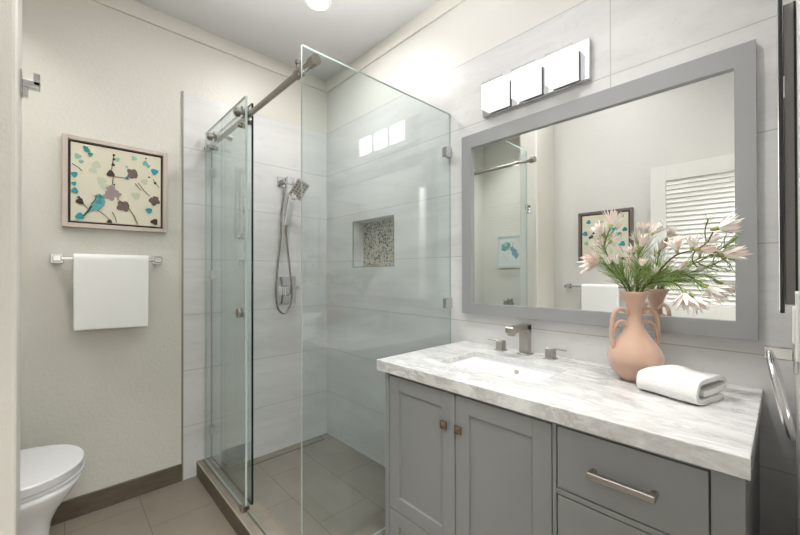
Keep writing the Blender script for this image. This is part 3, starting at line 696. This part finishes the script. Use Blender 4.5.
obj('arm', B((1.090, YE+.006, 1.018), (1.110, .030, 1.044), .003), 'chrome', tr_)
bm = bmesh.new(); pts = []
for k in range(41):
    a = 2*PI*k/40; zz = .948+.085*math.cos(a); pts.append((1.10+.085*math.sin(a), .022-(1.033-zz)*.19, zz))
tube(bm, pts, .0055, 10, cap=False); obj('ring', bm, 'chrome', tr_, smooth='all')
sw = thing('light_switch', 'white switch plate on the doorway wall above the towel ring', 'switch', (1.0, YE, 1.10))
obj('cover_plate', B((.93, YE+.0005, 1.045), (1.01, YE+.006, 1.165), .002), 'white_plastic', sw)
obj('rocker', B((.953, YE+.005, 1.072), (.987, YE+.010, 1.138), .002), 'white_plastic', sw)

# ---------------------------------------------------------------- vase, flowers, folded towel
vs_ = thing('vase', 'terracotta pink ceramic vase with looped handles holding flowers on the countertop', 'vase', (1.327, .317, ct)); vx, vy = 1.325, .324
bm = bmesh.new()
prof = [(.001, ct+.0005), (.046, ct+.0005), (.056, ct+.008), (.078, ct+.032), (.089, ct+.058), (.0915, ct+.075), (.083, ct+.096), (.064, ct+.120), (.044, ct+.143), (.031, ct+.166), (.0245, ct+.190), (.0222, ct+.208), (.0235, ct+.220), (.029, ct+.238), (.039, ct+.258), (.050, ct+.276), (.048, ct+.277), (.036, ct+.257), (.026, ct+.239), (.019, ct+.222), (.018, ct+.20), (.024, ct+.18), (.001, ct+.175)]
lathe(bm, [(r*.84, z) for r, z in prof], vx, vy, 48); obj('body', bm, 'vase', vs_, smooth='all')
hd_ = Vector((.687, -.7266, 0)); hd_ = Vector((.72, -.69, 0)).normalized()
for s in (1, -1):
    bm = bmesh.new(); A = lambda r, z: Vector((vx, vy, ct+z-.008))+hd_*s*r*.90
    tube(bm, smooth_path([A(.022, .216), A(.044, .229), A(.066, .222), A(.078, .196), A(.081, .160), A(.080, .130), A(.073, .108)], 8), .0062, 10)
    tube(bm, smooth_path([A(.025, .182), A(.043, .191), A(.062, .184), A(.073, .165), A(.079, .142)], 8), .0055, 10)
    obj('handle', bm, 'vase', vs_, smooth='all')

def petal(bm, base, d, L, W, curl, roll, mi):
    d = d.normalized(); u, n_ = frame_of(d); u, n_ = u*math.cos(roll)+n_*math.sin(roll), n_*math.cos(roll)-u*math.sin(roll)
    prev = None
    for t_, w_ in ((0, .25), (.25, .8), (.5, 1.), (.75, .7), (1., .04)):
        c = base+d*L*t_+n_*curl*L*t_*t_
        row = [bm.verts.new(c-u*W*w_*.5+n_*W*w_*.12), bm.verts.new(c), bm.verts.new(c+u*W*w_*.5+n_*W*w_*.12)]
        if prev:
            for k in range(2): f = bm.faces.new((prev[k], prev[k+1], row[k+1], row[k])); f.material_index = mi; f.smooth = True
        prev = row
def head(parent, pos, d, size, seed, n=24, spread=.75, drop=0):
    size *= .93; n = int(n*1.45); spread *= .84
    q = random.Random(seed); pos = Vector(pos); d = Vector(d).normalized(); u, v_ = frame_of(d)
    bm = bmesh.new()
    for k in range(n):
        a = k*2.39996+q.uniform(-.2, .2); s = spread*math.sqrt((k+.6)/n)
        dd_ = (d*math.cos(s)+(u*math.cos(a)+v_*math.sin(a))*math.sin(s))
        L = size*q.uniform(.78, 1.12)*(1.-.15*(s < .35))
        n_out = (u*math.cos(a)+v_*math.sin(a)); fu, fn = frame_of(dd_)
        roll = math.atan2(n_out.dot(fu)*-1, n_out.dot(fn)) if True else 0
        petal(bm, pos+dd_*size*.06, dd_, L, size*q.uniform(.12, .20), q.uniform(.0, .28), roll, 0 if q.random() < .62 else 1)
    o = obj('flower_head', bm, ['petal', 'petal_pink'], parent, recalc=False, smooth='all')
    bm = bmesh.new()
    for k in range(16):
        a = q.random()*6.28; s = q.uniform(0, .42); dd_ = (d*math.cos(s)+(u*math.cos(a)+v_*math.sin(a))*math.sin(s))
        tube(bm, [pos, pos+dd_*size*.35, pos+dd_*size*q.uniform(.5, .62)], [size*.02, size*.018, size*.022], 4)
    obj('flower_centre', bm, 'stamen', o, smooth=True)
    bm = bmesh.new(); tube(bm, [pos-d*size*.14, pos-d*size*.02, pos+d*size*.12, pos+d*size*.24], [size*.05, size*.09, size*.10, size*.05], 10); obj('calyx', bm, 'calyx', o, smooth='all')
def needles(bm, path, n, L, seed, t0=.0, t1=1., ang=.7):
    q = random.Random(seed)
    for k in range(n):
        t_ = t0+(t1-t0)*q.random(); i = min(int(t_*(len(path)-1)), len(path)-2); p = path[i].lerp(path[i+1], t_*(len(path)-1)-i)
        d = (path[i+1]-path[i]).normalized(); u, v_ = frame_of(d); a = q.random()*6.28; an = ang*q.uniform(.6, 1.3)
        dd_ = d*math.cos(an)+(u*math.cos(a)+v_*math.sin(a))*math.sin(an); l_ = L*q.uniform(.6, 1.2)
        m_ = p+dd_*l_*.5; e_ = p+dd_*l_+d*l_*.25
        tube(bm, [p, m_, e_], [.0009, .0008, .0004], 3, cap=False)
def branch(label, pts, heads, seed, stem='stem', nn=70, nl=.045, t0=.25, t1=1., r=.0024, side=[]):
    th = thing('flower_stem', label, 'flower', Vector((vx, vy, ct+.21)), 'blush pink flower stems in the vase')
    path = smooth_path([(vx+(pts[0][0]-vx)*.12, vy+(pts[0][1]-vy)*.12, ct+.20)]+list(pts), 8)
    bm = bmesh.new(); tube(bm, path, [r*(1.1-.5*i/len(path)) for i in range(len(path))], 6)
    for s in side: tube(bm, smooth_path(s, 6), r*.6, 5)
    obj('stem', bm, stem, th, smooth='all')
    bm = bmesh.new(); needles(bm, path, nn, nl, seed, t0, t1)
    for i, s in enumerate(side): needles(bm, smooth_path(s, 6), max(8, nn//5), nl*.8, seed+i+50)
    obj('needle_leaves', bm, 'leaf', th, recalc=False)
    for i, h in enumerate(heads): head(th, h[0], h[1], h[2], seed*13+i, *(h[3:] if len(h) > 3 else ()))
V = Vector
branch('tall flower stem leaning up and left, topmost blush pink blooms of the vase', [(1.318, .338, 1.148), (1.30, .368, 1.21), (1.272, .392, 1.275), (1.268, .383, 1.32), (1.268, .374, 1.345)],
       [((1.268, .374, 1.345), (.35, -.15, .85), .062, 26, .75), ((1.255, .392, 1.318), (-.35, .35, .75), .052, 20, .7), ((1.272, .376, 1.296), (.3, -.35, .75), .046, 18, .6), ((1.262, .392, 1.285), (-.5, .3, .55), .038, 14, .6)], 3, t1=.8)
branch('flower stem bending low to the left with one wide shaggy bloom', [(1.312, .343, 1.146), (1.28, .362, 1.19), (1.258, .385, 1.222), (1.248, .402, 1.234)], [((1.250, .400, 1.234), (-.55, .72, .12), .066, 34, 1.05), ((1.268, .375, 1.225), (-.2, .3, .7), .045, 16, .8)], 5, t1=.8)
branch('short flower stem behind, blooms rising right of the tallest one', [(1.330, .315, 1.15), (1.335, .318, 1.22), (1.338, .310, 1.27), (1.352, .285, 1.315)], [((1.352, .287, 1.318), (.35, -.55, .62), .058, 18, .42), ((1.335, .312, 1.275), (.1, -.35, .8), .06, 20, .5), ((1.330, .326, 1.262), (-.4, .2, .6), .035, 12, .7)], 7, t1=.7)
branch('brown woody flower stem arching far right with a row of blush blooms', [(1.335, .305, 1.15), (1.315, .262, 1.20), (1.272, .212, 1.247), (1.256, .165, 1.262), (1.246, .140, 1.278), (1.235, .125, 1.305)],
       [((1.262, .205, 1.258), (-.30, .15, .85), .050, 14, .70), ((1.252, .172, 1.262), (.05, -.15, .9), .048, 13, .6), ((1.25, .160, 1.262), (.3, -.75, .1), .050, 12, .5), ((1.246, .140, 1.280), (.25, -.6, .35), .042, 12, .6), ((1.228, .122, 1.312), (.35, -.75, .22),   .064, 22, .66)], 9, 'stem_brown', 34, .03, .05, .5,
       side=[[(1.246, .140, 1.278), (1.240, .142, 1.31), (1.236, .135, 1.34)], [(1.256, .165, 1.262), (1.25, .17, 1.235), (1.245, .16, 1.215)]])
branch('flower stem reaching right with a slim pale bloom under the woody branch', [(1.333, .305, 1.15), (1.315, .235, 1.195), (1.29, .165, 1.229), (1.288, .125, 1.256), (1.288, .090, 1.283)], [((1.292, .120, 1.246), (.2, -.8, .12), .066, 16, .45), ((1.30, .215, 1.205), (.1, -.6, .4), .045, 14, .5)], 11, 'stem', 46, .032, .45, 1.,
       side=[[(1.29, .165, 1.229), (1.287, .145, 1.215), (1.286, .12, 1.205)], [(1.288, .125, 1.256), (1.285, .11, 1.235), (1.283, .095, 1.22)]])
branch('flower stem hanging forward over the vase rim with a big drooping bloom', [(1.322, .298, 1.152), (1.30, .255, 1.172), (1.26, .215, 1.172), (1.235, .188, 1.152)], [((1.232, .186, 1.150), (-.15, -.25, -.9), .064, 26, .95), ((1.228, .168, 1.140), (-.1, -.6, -.55), .058, 22, .8)], 13, t1=.85)
branch('leafy flower stem drooping low at far right with a slim bloom', [(1.330, .300, 1.152), (1.31, .25, 1.185), (1.29, .195, 1.194), (1.283, .155, 1.172)], [((1.281, .150, 1.165), (.1, -.75, -.35), .064, 18, .55)], 15, 'stem', 56, .032, .4, .98)
branch('short flower stem standing upright in the middle of the vase', [(1.325, .318, 1.15), (1.31, .312, 1.19), (1.295, .298, 1.215)], [((1.293, .296, 1.216), (-.1, -.1, .9), .036, 12, .6)], 17, nn=70, nl=.05, t1=.8)
branch('short flower stem with a small pink bud just right of the vase rim', [(1.330, .300, 1.152), (1.318, .265, 1.19), (1.305, .238, 1.214)], [((1.304, .236, 1.216), (.0, -.35, .8), .034, 12, .5), ((1.30, .262, 1.195), (-.3, -.1, .8), .034, 10, .5)], 19, nn=90, nl=.05, t1=.8)
branch('short leafy flower stem at the left rim of the vase with a pale bud', [(1.318, .335, 1.15), (1.298, .348, 1.19), (1.28, .358, 1.22)], [((1.28, .358, 1.222), (-.1, .1, .9), .04, 14, .55)], 21, nn=100, nl=.055, t1=.85)

# folded towel: an S-folded stack laid along the counter
a_ = V((1.204, .289, ct)); b_ = V((1.160, .150, ct)); U = (b_-a_).normalized(); W_ = V((-U.y, U.x, 0)); W_ = W_ if W_.x > 0 else -W_
Lf = (b_-a_).length; th_ = .0135
path = smooth_path([(.128, .0085), (.07, .0080), (.016, .0085), (.002, .020), (.004, .040), (.020, .0575), (.07, .0605), (.116, .0575), (.136, .048), (.136, .036), (.112, .031), (.06, .0275), (.032, .0272)], 5)
path = [(p.x, p.y) for p in [V((q_[0], q_[1], 0)) for q_ in path]]
bm = bmesh.new(); nu = 14; rows = []; q = random.Random(2)
for (w_, z_) in path:
    row = []
    for j in range(nu+1):
        f = j/nu; end = min(1, f*5)
        zz = z_*1.07*(1-.22*(1-min(1, f*4))**2*(z_/.06)-.06*f) + .0015*math.sin(f*9+w_*40)*(z_ > .03)
        row.append(bm.verts.new(a_+U*(f*Lf)+W_*(w_+.002*math.sin(f*7))+V((0, 0, zz))))
    rows.append(row)
for r0, r1 in zip(rows, rows[1:]):
    for j in range(nu): bm.faces.new((r0[j], r0[j+1], r1[j+1], r1[j]))
ft = tag(obj('hand_towel', bm, 'towel', smooth='all', loc=(a_+b_)/2), 'white hand towel folded into a thick roll, lying on the countertop beside the vase', 'towel')
m_ = ft.modifiers.new('thick', 'SOLIDIFY'); m_.thickness = th_; m_.offset = 0
m_ = ft.modifiers.new('bev', 'BEVEL'); m_.width = .004; m_.segments = 2; m_.limit_method = 'ANGLE'; m_.angle_limit = math.radians(60)
m_ = ft.modifiers.new('sub', 'SUBSURF'); m_.levels = 1; m_.render_levels = 1
